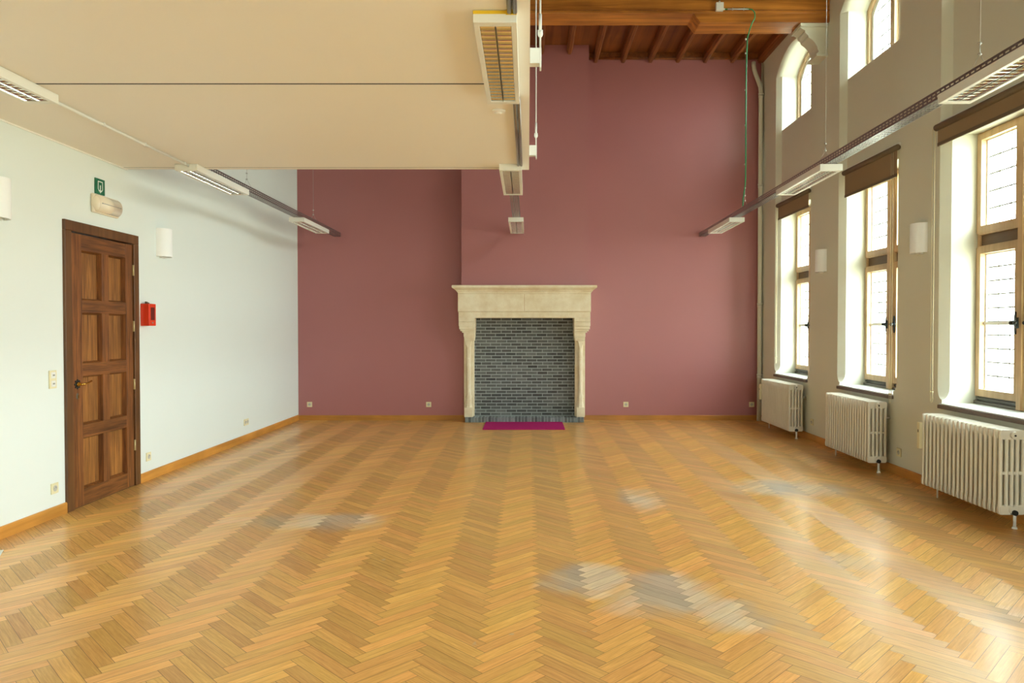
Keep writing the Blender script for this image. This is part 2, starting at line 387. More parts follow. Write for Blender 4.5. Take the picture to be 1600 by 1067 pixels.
# window wall with chamfered bays
def cz(z):                                   # chamfer amount: runs out in a rounded stop just above the sill
    if z >= .955: return C
    if z <= .845: return 0
    q = (z - .845)/.11
    return C*math.sqrt(max(0, 1 - (1 - q)**2))
ZS = [SILL, .845, .85, .858, .87, .885, .905, .93, .955, HEAD, USILL, SPR]
NA = 20
def arch(half, rise, t):                     # three-centred-looking segmental curve
    R = (half*half + rise*rise)/(2*rise)
    x = -half + 2*half*t; return x, math.sqrt(max(0, R*R - x*x)) - (R - rise)
bm = B()
def wallx(y_a, y_b, z_a, z_b, x=XR): quad(bm, (x, y_a, z_a), (x, y_b, z_a), (x, y_b, z_b), (x, y_a, z_b))
ZT = ZC + .2
ycur = YB
for a, b_ in BAYS:
    wallx(b_, ycur, 0, ZT); wallx(a, b_, 0, SILL)
    mid, hf = (a + b_)/2, (b_ - a)/2; hi = hf - C
    for i in range(len(ZS) - 1):
        z0_, z1_ = ZS[i], ZS[i+1]; c0, c1 = cz(z0_), cz(z1_)
        for s in (-1, 1):
            e0, e1 = mid + s*(hi + c0), mid + s*(hi + c1); q = mid + s*hi; o_ = mid + s*hf
            if c0 < C: quad(bm, (XR, o_, z0_), (XR, e0, z0_), (XR, e1, z1_), (XR, o_, z1_))
            f1 = [(XR, e0, z0_), (XR + c0, q, z0_), (XR + c1, q, z1_), (XR, e1, z1_)]
            if c0 == 0 and c1 == 0: pass
            elif c0 == 0: bm.faces.new([bm.verts.new(v) for v in (f1[0], f1[2], f1[3])])
            else: quad(bm, *f1)
            if not (z0_ >= HEAD - 1e-6 and z1_ <= USILL + 1e-6):
                quad(bm, (XR + c0, q, z0_), (XO, q, z0_), (XO, q, z1_), (XR + c1, q, z1_))
    # panel between the windows, soffit of the lower and sill of the upper opening
    wallx(mid - hi, mid + hi, HEAD, USILL, XR + C)
    quad(bm, (XR + C, mid - hi, HEAD), (XO, mid - hi, HEAD), (XO, mid + hi, HEAD), (XR + C, mid + hi, HEAD))
    quad(bm, (XR + C, mid - hi, USILL), (XO, mid - hi, USILL), (XO, mid + hi, USILL), (XR + C, mid + hi, USILL))
    quad(bm, (XR, mid - hi, SILL), (XO, mid - hi, SILL), (XO, mid + hi, SILL), (XR, mid + hi, SILL))
    for i in range(NA):
        t0, t1 = i/NA, (i+1)/NA
        xa, ha = arch(hf, RISE, t0); xb, hb = arch(hf, RISE, t1)
        ya, ga = arch(hi, RISE - .035, t0); yb, gb = arch(hi, RISE - .035, t1)
        quad(bm, (XR, mid + xa, SPR + ha), (XR, mid + xb, SPR + hb), (XR, mid + xb, ZT), (XR, mid + xa, ZT))
        f = quad(bm, (XR, mid + xa, SPR + ha), (XR + C, mid + ya, SPR + ga), (XR + C, mid + yb, SPR + gb), (XR, mid + xb, SPR + hb)); f.smooth = True
        f = quad(bm, (XR + C, mid + ya, SPR + ga), (XO, mid + ya, SPR + ga), (XO, mid + yb, SPR + gb), (XR + C, mid + yb, SPR + gb)); f.smooth = True
    ycur = a
wallx(YF, ycur, 0, ZT)
# outer skin so the wall has its thickness
yc = YB + T
for a, b_ in BAYS:
    i0, i1 = a + C, b_ - C; m0 = (a + b_)/2; hi = (b_ - a)/2 - C
    wallx(i1, yc, 0, ZT, XO); wallx(i0, i1, 0, SILL, XO); wallx(i0, i1, HEAD, USILL, XO)
    for i in range(NA):
        ya, ga = arch(hi, RISE - .035, i/NA); yb, gb = arch(hi, RISE - .035, (i+1)/NA)
        quad(bm, (XO, m0 + ya, SPR + ga), (XO, m0 + yb, SPR + gb), (XO, m0 + yb, ZT), (XO, m0 + ya, ZT))
    yc = i0
wallx(YF - .2, yc, 0, ZT, XO)
quad(bm, (XR, YF - .2, ZT), (XO, YF - .2, ZT), (XO, YB + T, ZT), (XR, YB + T, ZT))
bmesh.ops.remove_doubles(bm, verts=bm.verts[:], dist=.0001)
bmesh.ops.recalc_face_normals(bm, faces=bm.faces[:])
struct('wall_right', bm, 'paint_right')

# skirting boards
def skirt(bm, y0_, y1_, side):
    if side < 0: prism(bm, [(XL, 0), (XL + .018, 0), (XL + .018, .078), (XL + .012, .088), (XL, .088)], 'Y', y0_, y1_)
    else: prism(bm, [(XR, 0), (XR - .018, 0), (XR - .018, .078), (XR - .012, .088), (XR, .088)], 'Y', y0_, y1_)
bm = B(); skirt(bm, YF, DY0 - .001, -1); skirt(bm, DY1 + .001, YB, -1); struct('baseboard_left', bm, 'skirting_wood')
bm = B(); skirt(bm, YF, YB, 1); struct('baseboard_right', bm, 'skirting_wood')
bm = B()
for a, b_ in ((XL + .018, -1.01), (.90, XR - .018)):
    prism(bm, [(YB, 0), (YB - .018, 0), (YB - .018, .072), (YB - .012, .082), (YB, .082)], 'X', a, b_)
struct('baseboard_back', bm, 'skirting_wood_x')
# pale corner strip where the white wall meets the coloured one, and bead under the lowered ceiling
bm = B(); box(bm, XL, XL + .006, YB - .012, YB, .088, ZC); struct('trim_1', bm, 'paint_left')

# ------------------------------------------------------------------ timber ceiling
ceil = thing('ceiling', '', None); ceil['kind'] = 'structure'
bm = B(); box(bm, XL - T, XO, YF - .2, YB + T, ZC, ZC + .12)
obj('boarding', bm, 'board_wood', ceil)
jx_ = [1.096 + .443*i for i in range(-11, 7)]
jme = None
for x in jx_:
    if x < XL + .05 or x > XR - .03: continue
    bm = B()
    pf = [(-.045, .15), (-.045, .045), (-.030, .03), (-.030, .012), (-.018, 0), (.018, 0), (.030, .012), (.030, .03), (.045, .045), (.045, .15)]
    prism(bm, pf, 'Y', YF + .001, YB - .001)
    o = obj('joist', bm, 'joist_wood', ceil); o.location = (x, 0, ZC - .15)
bm = B(); box(bm, XR - .06, XR - .001, YF + .001, YB - .001, ZC - .16, ZC - .001); obj('joist', bm, 'joist_wood', ceil)
bm = B()
box(bm, XL, CH0, YB - .055, YB - .001, ZC - .10, ZC - .001); box(bm, CH1, XR, YB - .055, YB - .001, ZC - .10, ZC - .001)
cyl(bm, (CH1, YB - .06, ZC - .095), (XR, YB - .06, ZC - .095), .014, 8)
obj('wall_plate', bm, 'joist_wood', ceil)
BY0, BY1 = 9.10, 9.465
bm = B(); box(bm, XL, XR - .001, BY0, BY1, 5.465, ZC - .14, .008); obj('main_beam', bm, 'beam_wood', ceil)
bm = B(); box(bm, XL, XR - .001, BY0 - .008, BY1 + .008, 5.50, 5.506); obj('beam_bead', bm, 'board_wood', ceil)
bm = B(); prism(bm, [(2.085, 5.465), (2.17, 5.356), (XR - .001, 5.356), (XR - .001, 5.465)], 'Y', BY0 + .001, BY1 - .001, .004)
obj('sole_piece', bm, 'beam_wood', ceil)

# plaster corbel under the beam
cb_t = thing('wall_corbel', 'painted plaster scroll corbel carrying the timber beam on the window wall', 'corbel', (XR, (BY0 + BY1)/2, 4.95))
bm = B()
prof = [(0, 0), (-.10, 0), (-.13, .02), (-.13, .05), (-.11, .07), (-.125, .10), (-.13, .14), (-.16, .20), (-.20, .25), (-.245, .285), (-.25, .32), (-.275, .34),
        (-.29, .36), (-.285, .39), (-.32, .41), (-.345, .425), (-.345, .484), (0, .484)]
prof = [(u, v*.405/.484) for u, v in prof]; prism(bm, prof, 'Y', -.13, .13, .003); obj('scroll', bm, 'paint_right', cb_t)
bm = B(); box(bm, -.36, -.001, -.165, .165, .365, .4055, .005); obj('abacus', bm, 'paint_right', cb_t)
bm = B(); box(bm, -.15, -.001, -.155, .155, -.006, .028, .004); obj('foot_moulding', bm, 'paint_right', cb_t)

# ------------------------------------------------------------------ lowered ceiling
lc = thing('ceiling_lowered', '', None); lc['kind'] = 'structure'
SX, SZ, SY = .01, 2.99, 6.75
bm = B(); box(bm, XL, SX - .004, YF, SY - .004, SZ + .016, SZ + .26); obj('deck', bm, 'dark_gap', lc)
for y_a, y_b in ((YF, 1.9), (1.903, 4.388), (4.412, 6.668), (6.684, SY)):
    bm = B(); box(bm, XL + .001, -.064, y_a, y_b, SZ, SZ + .015); obj('panel', bm, 'soffit', lc)
for y_g0, y_g1 in ((4.388, 4.412), (6.668, 6.684)):
    bm = B(); box(bm, XL + .001, -.064, y_g0, y_g1, SZ + .0015, SZ + .015); obj('joint_gap', bm, 'dark_gap', lc)
bm = B(); box(bm, -.060, SX, YF, SY, SZ - .004, SZ + .016); box(bm, SX - .004, SX, YF, SY, SZ + .015, SZ + .28); box(bm, XL, SX, SY - .004, SY, SZ + .0, SZ + .28); box(bm, XL, SX, YF, SY, SZ+.262, SZ + .28)
obj('edge_trim', bm, 'soffit_trim', lc)
bm = B(); box(bm, XL + .001, XL + .012, YF, SY, SZ - .010, SZ); obj('wall_bead', bm, 'soffit_trim', lc)

# hanger brackets and rods at the edge of the lowered ceiling
def hanger(y, label):
    t = thing('ceiling_hanger', label, 'hanger', (SX, y, SZ), 0, 'hanging rods along the edge of the lowered ceiling')
    bm = B(); box(bm, .0005, .056, -.03, .03, .012, .10, .002); box(bm, .056, .066, -.03, .03, -.012, .10, .002); obj('bracket', bm, 'white_paint', t)
    bm = B(); cyl(bm, (.060, 0, .095), (.060, 0, ZC - .002 - SZ), .0055, 10); obj('rod', bm, 'white_paint', t)
    bm = B(); cyl(bm, (.060, 0, .19), (.060, 0, .30), .009, 10); ball(bm, (.060, 0, .19), .016, s=(1, 1, 1.4)); cyl(bm, (.045, 0, .205), (.075, 0, .205), .007, 8); obj('turnbuckle', bm, 'white_paint', t)
hanger(6.28, 'white bracket with a thin hanging rod at the far edge of the lowered ceiling')
hanger(4.12, 'white bracket and turnbuckle rod on the lowered ceiling edge nearer the camera')

# ------------------------------------------------------------------ windows
def lead_grid(bm, x, y_a, y_b, z_a, z_b, nc, nr):
    for i in range(1, nc): y = y_a + (y_b - y_a)*i/nc; box(bm, x - .004, x + .004, y - .0045, y + .0045, z_a, z_b)
    for i in range(1, nr): z = z_a + (z_b - z_a)*i/nr; box(bm, x - .004, x + .004, y_a, y_b, z - .0062, z + .0062)
def ring(bm, x_a, x_b, y_a, y_b, z_a, z_b, w_, wb=None):
    wb = wb or w_
    box(bm, x_a, x_b, y_a, y_a + w_, z_a, z_b); box(bm, x_a, x_b, y_b - w_, y_b, z_a, z_b)
    box(bm, x_a, x_b, y_a + w_, y_b - w_, z_a, z_a + wb); box(bm, x_a, x_b, y_a + w_, y_b - w_, z_b - w_, z_b)
def sash(win, y_a, y_b, z_a, z_b, nr, bar):
    """wooden casement with leaded glass"""
    bm = B(); ring(bm, 4.095, 4.145, y_a, y_b, z_a, z_b, .058, .065)
    fr_ = obj('sash', bm, 'window_wood', win)
    bm = B(); ring(bm, 4.145, 4.21, y_a + .035, y_b - .035, z_a + .035, z_b - .035, .034)
    if bar: box(bm, 4.13, 4.17, y_a + .058, y_b - .058, bar - .014, bar + .014)
    obj('rebate', bm, 'white_paint', fr_, 'white painted inner rebate')
    pa, pb, qa, qb = y_a + .060, y_b - .060, z_a + .067, z_b - .060
    bm = B(); quad(bm, (4.172, pa, qa), (4.172, pb, qa), (4.172, pb, qb), (4.172, pa, qb)); obj('glass_pane', bm, 'window_glass', fr_)
    bm = B(); lead_grid(bm, 4.165, pa, pb, qa, qb, 3, nr); obj('lead_came', bm, 'lead', fr_)
def lower_window(a, b_):
    win = thing('window_1', '', None, (0, (a + b_)/2, 0)); win['kind'] = 'structure'
    h = (b_ - a)/2 - C; z0_ = SILL + .085
    bm = B(); ring(bm, 4.11, 4.22, -h, h, z0_, HEAD, .03, .03)
    box(bm, 4.075, 4.22, -.05, .05, SILL + .02, HEAD - .03)
    box(bm, 4.06, 4.075, -.028, .028, SILL + .02, HEAD - .03)
    for s in (-1, 1): box(bm, 4.10, 4.22, min(s*.05, s*(h - .03)), max(s*.05, s*(h - .03)), 2.215, 2.245); box(bm, 4.10, 4.22, min(s*.05, s*(h - .03)), max(s*.05, s*(h - .03)), 2.345, 2.375)
    obj('window_frame', bm, 'window_wood', win)
    for s in (-1, 1):
        bm = B(); ya, yb = min(s*.05, s*(h - .03)), max(s*.05, s*(h - .03)); box(bm, 4.13, 4.16, ya, yb, 2.245, 2.345); obj('transom_panel', bm, 'window_panel', win)
    bm = B(); box(bm, 4.13, XO - .002, -h, h, SILL + .012, z0_); box(bm, 4.09, 4.13, -h, h, SILL + .012, SILL + .04); box(bm, 4.11, 4.13, -h, h, SILL + .055, SILL + .07); obj('weather_track', bm, 'track_grey', win)
    for s in (-1, 1):
        ya, yb = min(s*.052, s*(h - .01)), max(s*.052, s*(h - .01))
        sash(win, ya, yb, 2.36, HEAD - .012, 5, None); sash(win, ya, yb, z0_, 2.232, 10, 1.545)
    # espagnolette plates at mid height
    for s, hx in ((-1, 4.093), (1, 4.093)):
        bm = B(); yc_ = s*.082
        prism(bm, [(yc_, 1.45), (yc_ + .014, 1.49), (yc_ + .010, 1.51), (yc_ + .026, 1.545), (yc_ + .010, 1.58), (yc_ + .014, 1.60), (yc_, 1.64), (yc_ - .014, 1.60), (yc_ - .010, 1.58), (yc_ - .026, 1.545), (yc_ - .010, 1.51), (yc_ - .014, 1.49)], 'X', 4.082, 4.096)
        ball(bm, (4.06, yc_, 1.545), .020, s=(1.5, .8, 1)); cyl(bm, (4.05, yc_, 1.545), (4.09, yc_, 1.545), .007)
        obj('window_catch', bm, 'black_iron', win)
    bm = B(); cyl(bm, (4.045, 0, 1.50), (4.045, 0, 1.59), .011); ball(bm, (4.03, 0, 1.545), .018); obj('window_catch', bm, 'black_iron', win)
    bm = B(); box(bm, XR - .025, 4.09, -h, h, SILL + .001, SILL + .014, .003); obj('window_sill', bm, 'sill_paint', win)
    bm = B(); box(bm, XR - .035, XR - .001, -h - .015, h + .015, SILL - .034, SILL, .003); obj('sill_nosing', bm, 'sill_edge', win)
    return win
def upper_window(a, b_):
    win = thing('window_4', '', None, (0, (a + b_)/2, 0)); win['kind'] = 'structure'
    h = (b_ - a)/2 - C; R_ = RISE - .035
    def arch_ring(bm, x_a, x_b, h_out, h_in, top, zb_out, zb_in):
        def outline(hh, zb, dz):
            pts = [(-hh, zb)]
            for i in range(NA + 1):
                u, v = arch(hh, R_, i/NA); pts.append((u, SPR + v - dz))
            return pts + [(hh, zb)]
        O, I = outline(h_out, zb_out, top[0]), outline(h_in, zb_in, top[1])
        N = len(O)
        for i in range(N):
            j = (i + 1) % N
            quad(bm, (x_a, *O[i]), (x_a, *O[j]), (x_a, *I[j]), (x_a, *I[i])); quad(bm, (x_b, *O[i]), (x_b, *I[i]), (x_b, *I[j]), (x_b, *O[j]))
            quad(bm, (x_a, *I[i]), (x_a, *I[j]), (x_b, *I[j]), (x_b, *I[i])); quad(bm, (x_a, *O[i]), (x_b, *O[i]), (x_b, *O[j]), (x_a, *O[j]))
    z0_ = USILL
    bm = B(); arch_ring(bm, 4.10, 4.20, h, h - .05, (0, .05), z0_, z0_ + .05)
    box(bm, 4.08, 4.20, -.045, .045, z0_ + .05, SPR + R_ - .05)
    obj('window_frame', bm, 'window_wood', win)
    bm = B(); arch_ring(bm, 4.13, 4.19, h - .05, h - .10, (.05, .10), z0_ + .05, z0_ + .10)
    for s in (-1, 1): box(bm, 4.13, 4.19, min(s*.045, s*.085), max(s*.045, s*.085), z0_ + .05, SPR + R_ - .06)
    obj('rebate', bm, 'white_paint', win, 'white painted inner rebate')
    bm = B(); pts = [(-h + .06, z0_ + .06)] + [(arch(h - .06, R_, i/NA)[0], SPR + arch(h - .06, R_, i/NA)[1] - .06) for i in range(NA + 1)] + [(h - .06, z0_ + .06)]
    bm.faces.new([bm.verts.new((4.17, u, v)) for u, v in pts]); obj('glass_pane', bm, 'window_glass', win)
    bm = B()
    for s in (-1, 1):
        ya, yb = min(s*.085, s*(h - .10)), max(s*.085, s*(h - .10))
        for i in range(1, 3): y = ya + (yb - ya)*i/3; box(bm, 4.158, 4.166, y - .0045, y + .0045, z0_ + .1, SPR + R_*(1 - (y/h)**2) - .10)
        for i in range(1, 6):
            z = z0_ + .1 + .165*i
            box(bm, 4.158, 4.166, ya, yb, z - .0065, z + .0065)
    obj('lead_came', bm, 'lead', win)
    return win
for i, (a, b_) in enumerate(BAYS):
    if i == 0: w1, w4 = lower_window(a, b_), upper_window(a, b_)
    if i in (0, 1): pass
SH = BAYS[1][1] - BAYS[1][0]
w2, w5 = lower_window(*BAYS[1]), upper_window(*BAYS[1]); w2.name = 'window_2'; w5.name = 'window_5'
for i, nm in ((2, (3, 6)), (3, (7, 8)), (4, (9, 10)), (5, (11, 12))):
    mid = (BAYS[i][0] + BAYS[i][1])/2
    q = dup(w2, (0, mid, 0)); q.name = 'window_%d' % nm[0]
    q = dup(w5, (0, mid, 0)); q.name = 'window_%d' % nm[1]
for i, (a, b_) in enumerate(FILL_WINDOWS):  # unseen window added behind the camera as a source of fill light
    win = thing('window_%d' % (13 + i), '', None, ((a + b_)/2, YF - .1, 1.85)); win['kind'] = 'structure'
    h = (b_ - a)/2
    bm = B()
    for u0, u1, v0, v1 in ((-h, -h + .07, -1, 1), (h - .07, h, -1, 1), (-h + .07, h - .07, -1, -.93), (-h + .07, h - .07, .93, 1), (-.05, .05, -.93, .93), (-h + .07, h - .07, .28, .36)):
        box(bm, u0, u1, -.04, .04, v0, v1)
    obj('window_frame', bm, 'window_wood', win)
    bm = B(); quad(bm, (-h + .07, 0, -.93), (h - .07, 0, -.93), (h - .07, 0, .93), (-h + .07, 0, .93)); obj('glass_pane', bm, 'window_glass', win)

# roller blinds: roll, cloth, bottom bar, bead chain
def blind(y_far, y_near, z_bot, label, chain_y, z_chain):
    ym = (y_far + y_near)/2; hw = (y_far - y_near)/2
    t = thing('roller_blind', label, 'blind', (XR, ym, z_bot), RIGHT, 'brown roller blinds above the tall windows')
    H = 3.35 - z_bot
    bm = B(); cyl(bm, (-hw, -.036, H - .005), (hw, -.036, H - .005), .030, 20)
    smooth_all(bm); obj('roll', bm, 'blind_bar', t)
    bm = B(); box(bm, -hw + .02, hw - .02, -.0345, -.0315, .02, H - .02); obj('cloth', bm, 'blind_cloth', t)
    bm = B(); box(bm, -hw + .02, hw - .02, -.040, -.026, 0, .032, .003); obj('bottom_bar', bm, 'blind_bar', t)
    bm = B(); box(bm, -hw, hw, -.022, -.001, H + .012, H + .045, .002); obj('mounting_rail', bm, 'white_paint', t)
    bm = B(); c = (ym - chain_y); zc = z_chain - z_bot
    pts = [(c - .018, -.036, H), (c - .018, -.036, zc + .05)] + [(c - .018*math.cos(k*PI/8), -.036, zc + .05 - .03*math.sin(k*PI/8)) for k in range(1, 8)] + [(c + .018, -.036, zc + .05), (c + .018, -.036, H)]
    tube(bm, pts, .0028, 6)
    ball(bm, (c - .018, -.036, zc + .12), .009); ball(bm, (c + .018, -.036, zc + .12), .009); obj('bead_chain', bm, 'cream_plastic', t)
blind(10.84, 9.64, 3.125, 'brown roller blind above the farthest tall window, beside the downpipe', 10.87, .95)
blind(8.57, 7.33, 3.05, 'brown roller blind above the middle tall window, let down a little lower', 7.44, .70)
blind(6.64, 5.20, 3.17, 'brown roller blind above the nearest tall window at the right edge', 6.68, .79)

# ------------------------------------------------------------------ door
door = thing('door_1', '', None, (XL, DY0, 0), LEFT); door['kind'] = 'structure'
DW = DY1 - DY0
bm = B()
def frame_post(bm, a, b_): box(bm, a, b_, -.022, .20, 0, DZ - .085, .004)
frame_post(bm, 0, .085); frame_post(bm, DW - .085, DW); box(bm, 0, DW, -.022, .20, DZ - .085, DZ, .004)
box(bm, .085, .092, .0, .20, 0, DZ - .085); box(bm, DW - .092, DW - .085, .0, .20, 0, DZ - .085)
obj('door_frame', bm, 'door_frame_wood', door)
la, lb, zt = .094, DW - .100, DZ - .098
lw = lb - la
leaf = None
cols = [(la + .135, la + .42), (la + .525, lb - .115)]
rows = [(.145, .575), (.685, 1.095), (1.205, 1.63), (1.74, 2.155)]
bm = B(); y_f, y_b = -.012, .035
box(bm, la, cols[0][0], y_f, y_b, .012, zt, .002); box(bm, cols[1][1], lb, y_f, y_b, .012, zt, .002)
zr = [(.012, .145), (.575, .685), (1.095, 1.205), (1.63, 1.74), (2.155, zt)]
for a, b_ in rows: box(bm, cols[0][1], cols[1][0], y_f + .001, y_b, a, b_, .002)
leaf = obj('door_leaf', bm, 'door_wood', door)
for a, b_ in zr:
    bm = B(); box(bm, cols[0][0] + .0005, cols[1][1] - .0005, y_f + .001, y_b, a, b_, .002); obj('door_rail', bm, 'door_rail_wood', leaf)
for ca, cb_ in cols:
    for ra, rb in rows:
        bm = B(); mid = (ca + cb_)/2
        box(bm, ca, mid - .0015, .032, .044, ra, rb, .001); box(bm, mid + .0015, cb_, .032, .044, ra, rb, .001)
        obj('door_panel', bm, 'door_panel_wood', leaf)
        bm = B()
        prism(bm, [(ca, y_f + .004), (ca + .007, .031), (ca, .031)], 'Z', ra, rb); prism(bm, [(cb_, y_f + .004), (cb_ - .007, .031), (cb_, .031)], 'Z', ra, rb)
        prism(bm, [(y_f + .004, rb), (.031, rb), (.031, rb - .014)], 'X', ca, cb_); prism(bm, [(y_f + .004, ra), (.031, ra), (.031, ra + .014)], 'X', ca, cb_)
        obj('panel_moulding', bm, 'door_wood', leaf)
bm = B(); hx, hz = la + .06, 1.035
for k in range(8):
    an = k*PI/4; ball(bm, (hx + .034*math.cos(an), -.012, hz + .034*math.sin(an)), .009, 8, 6)
cyl(bm, (hx, -.011, hz), (hx, -.018, hz), .030, 20); obj('handle_rosette', bm, 'black_iron', door)
bm = B(); cyl(bm, (hx, -.016, hz), (hx, -.03, hz), .019, 18); cyl(bm, (hx, -.03, hz), (hx, -.065, hz), .009); tube(bm, [(hx, -.06, hz), (hx + .02, -.066, hz + .002), (hx + .06, -.066, hz + .006), (hx + .10, -.062, hz + .016), (hx + .12, -.058, hz + .02)], .0075)
obj('door_handle', bm, 'brass', door)
bm = B(); ball(bm, (hx, -.010, hz - .10), .022, 14, 10, (.85, .35, 1.35)); obj('keyhole_plate', bm, 'brown_metal', door)
bm = B(); box(bm, hx - .003, hx + .005, -.022, -.014, hz - .115, hz - .09); obj('keyhole', bm, 'brass', door)
for z in (.34, .92, 1.47, 2.0):
    bm = B(); cyl(bm, (lb + .006, -.018, z), (lb + .006, -.018, z + .10), .008, 12); box(bm, lb, lb + .02, -.014, -.010, z, z + .10); obj('hinge', bm, 'pale_brass', door)
bm = B(); box(bm, .0, DW, .16, .20, 0, DZ - .09); obj('backing', bm, 'dark_gap', door)
bm = B(); box(bm, .0, DW, -.004, .16, 0.0, .010); obj('threshold', bm, 'door_frame_wood', door)

# ------------------------------------------------------------------ fireplace
fp = thing('fireplace', 'pale limestone fireplace with dark brick back on the purple chimney breast', 'fireplace', (-.05, 11.40, 0))
# hearth: row of bricks on edge, y measured from the hearth front
hx0, hx1 = -.958, .946
bm = B(); box(bm, hx0 + .004, hx1 - .004, .006, .275, 0, .074); hb = obj('hearth', bm, 'mortar', fp, 'low kerb of grey bricks laid on edge')
bm = B(); n_ = 36
for i in range(n_):
    a = hx0 + (hx1 - hx0)*i/n_; b_ = hx0 + (hx1 - hx0)*(i+1)/n_
    dz = random.uniform(-.003, .003)
    box(bm, a + .005, b_ - .005, random.uniform(-.003, .003), .20, 0.002, .080 + dz, .005, 1)
obj('hearth_bricks', bm, 'brick_hearth', hb)
# brick fireback
OX0, OX1, OZ = -.81, .80, 1.698
bm = B(); box(bm, OX0 - .06, OX1 + .06, .272, .296, .06, OZ); fb = obj('fireback', bm, 'mortar', fp, 'back wall of dark grey brick in light mortar')
bm = B(); rh, bl = .0515, .1665; z = .085; r_ = 0
while z < OZ - .02:
    x = OX0 - .06 - (bl/2 if r_ % 2 else 0) - random.uniform(0, .02)
    while x < OX1 + .06:
        a, b_ = max(x, OX0 - .06), min(x + bl - .011, OX1 + .06)
        if b_ - a > .02: box(bm, a, b_, .267 + random.uniform(-.002, .002), .28, z + random.uniform(0, .002), z + rh - .0125 - random.uniform(0, .002), .003, 1)
        x += bl
    z += rh; r_ += 1
obj('fireback_bricks', bm, 'brick', fb)
# jambs
for s in (-1, 1):
    cx = -.885 if s < 0 else .873
    bm = B()
    a, b_ = cx - .095, cx + .095
    ia = (b_ - .07, b_) if s < 0 else (a, a + .07)
    box(bm, min(a, b_) + (0 if s < 0 else .03), max(a, b_) - (.03 if s < 0 else 0), .13, .272, .081, 1.70)
    jm_ = obj('jamb', bm, 'limestone', fp)
    bm = B(); px = cx - s*-.0 + s*.018; N8 = 8
    def oct_(r, z_a, z_b, r2=None):
        r2 = r if r2 is None else r2
        A = [bm.verts.new((px + r*math.cos(PI/8 + k*PI/4), .105 + r*math.sin(PI/8 + k*PI/4), z_a)) for k in range(8)]
        Bv = [bm.verts.new((px + r2*math.cos(PI/8 + k*PI/4), .105 + r2*math.sin(PI/8 + k*PI/4), z_b)) for k in range(8)]
        for k in range(8): bm.faces.new((A[k], A[(k+1)%8], Bv[(k+1)%8], Bv[k]))
        bm.faces.new(A[::-1]); bm.faces.new(Bv)
    box(bm, px - .066, px + .066, .035, .175, .081, .235, .004)
    oct_(.066, .235, .262, .058); oct_(.060, .262, .285); oct_(.052, .285, .335, .046); oct_(.052, .335, .36); oct_(.044, .36, .39)
    oct_(.054, .39, .41); oct_(.048, .41, .43); oct_(.038, .43, .455); oct_(.036, .455, 1.02); oct_(.0365, 1.022, 1.24, .040)
    obj('colonnette', bm, 'limestone', jm_)
    # corbelled bracket stepping out to the lintel
    bm = B(); o_ = s
    def step(w_out, w_in, y_f_, z_a, z_b, bev=.004):
        xo, xi = cx + s*w_out, cx - s*w_in
        box(bm, min(xo, xi), max(xo, xi), y_f_, .272, z_a, z_b, bev)
    prism(bm, [(px - .010, 1.17), (px + .010, 1.17), (px + .048, 1.30), (px - .048, 1.30)], 'Y', .045, .14)
    step(.075, .075, .04, 1.30, 1.335); step(.085, .080, .025, 1.335, 1.365); step(.092, .085, .012, 1.365, 1.43)
    step(.115, .09, -.02, 1.43, 1.455); step(.14, .09, -.05, 1.455, 1.485); step(.155, .092, -.075, 1.485, 1.535); step(.160, .095, -.095, 1.535, 1.60); step(.160, .095, -.10, 1.602, 1.665)
    obj('corbel', bm, 'limestone', fp)
# lintel, frieze, shelf
bm = B(); box(bm, -1.045, 1.033, -.10, .272, 1.665, 1.755, .003)
sh_ = B()
lin = obj('lintel', bm, 'limestone', fp)
sh_.free()
bm = B(); box(bm, -.70, .69, -.108, .0, 1.700, 1.745, .006); box(bm, -.76, .745, -.104, .0, 1.668, 1.698, .004); obj('lintel_moulding', bm, 'limestone', lin)
bm = B(); prism(bm, [(-.104, 1.755), (-.122, 1.77), (-.122, 2.04), (-.130, 2.05), (-.130, 2.065), (.272, 2.065), (.272, 1.755)], 'X', -1.052, 1.040, .002)
fr2 = obj('frieze', bm, 'limestone', fp)
bm = B()
prof = [(0, 2.065), (0, 2.075), (.018, 2.085), (.022, 2.098), (.045, 2.112), (.075, 2.13), (.085, 2.14), (.085, 2.168), (.075, 2.175)]
# moulded shelf with mitred ends
secs = []
for (o_, z) in prof:
    x_a, x_b, yf = -1.052 - o_*.9 - .012, 1.040 + o_*.9 + .012, -.130 - o_
    secs.append([bm.verts.new(c_) for c_ in ((x_a, .272, z), (x_a, yf, z), (x_b, yf, z), (x_b, .272, z))])
for A, Bv in zip(secs, secs[1:]):
    for k in range(4): bm.faces.new((A[k], A[(k+1)%4], Bv[(k+1)%4], Bv[k]))
bm.faces.new(secs[0]); bm.faces.new(secs[-1][::-1]); bmesh.ops.recalc_face_normals(bm, faces=bm.faces[:])
obj('mantel_shelf', bm, 'limestone', fp)
bm = B(); box(bm, -.008, -.004, -.1225, -.11, 1.775, 2.04); obj('stone_joint', bm, 'skirting_wood_x', fr2)

# mat
bm = B(); box(bm, -.61, .61, -.41, .41, 0, .012, .004); mat_ = obj('door_mat', bm, 'magenta_carpet')
mat_.location = (-.062, 10.98, .0005); tag(mat_, 'magenta rectangular carpet mat lying on the parquet before the fireplace', 'mat')

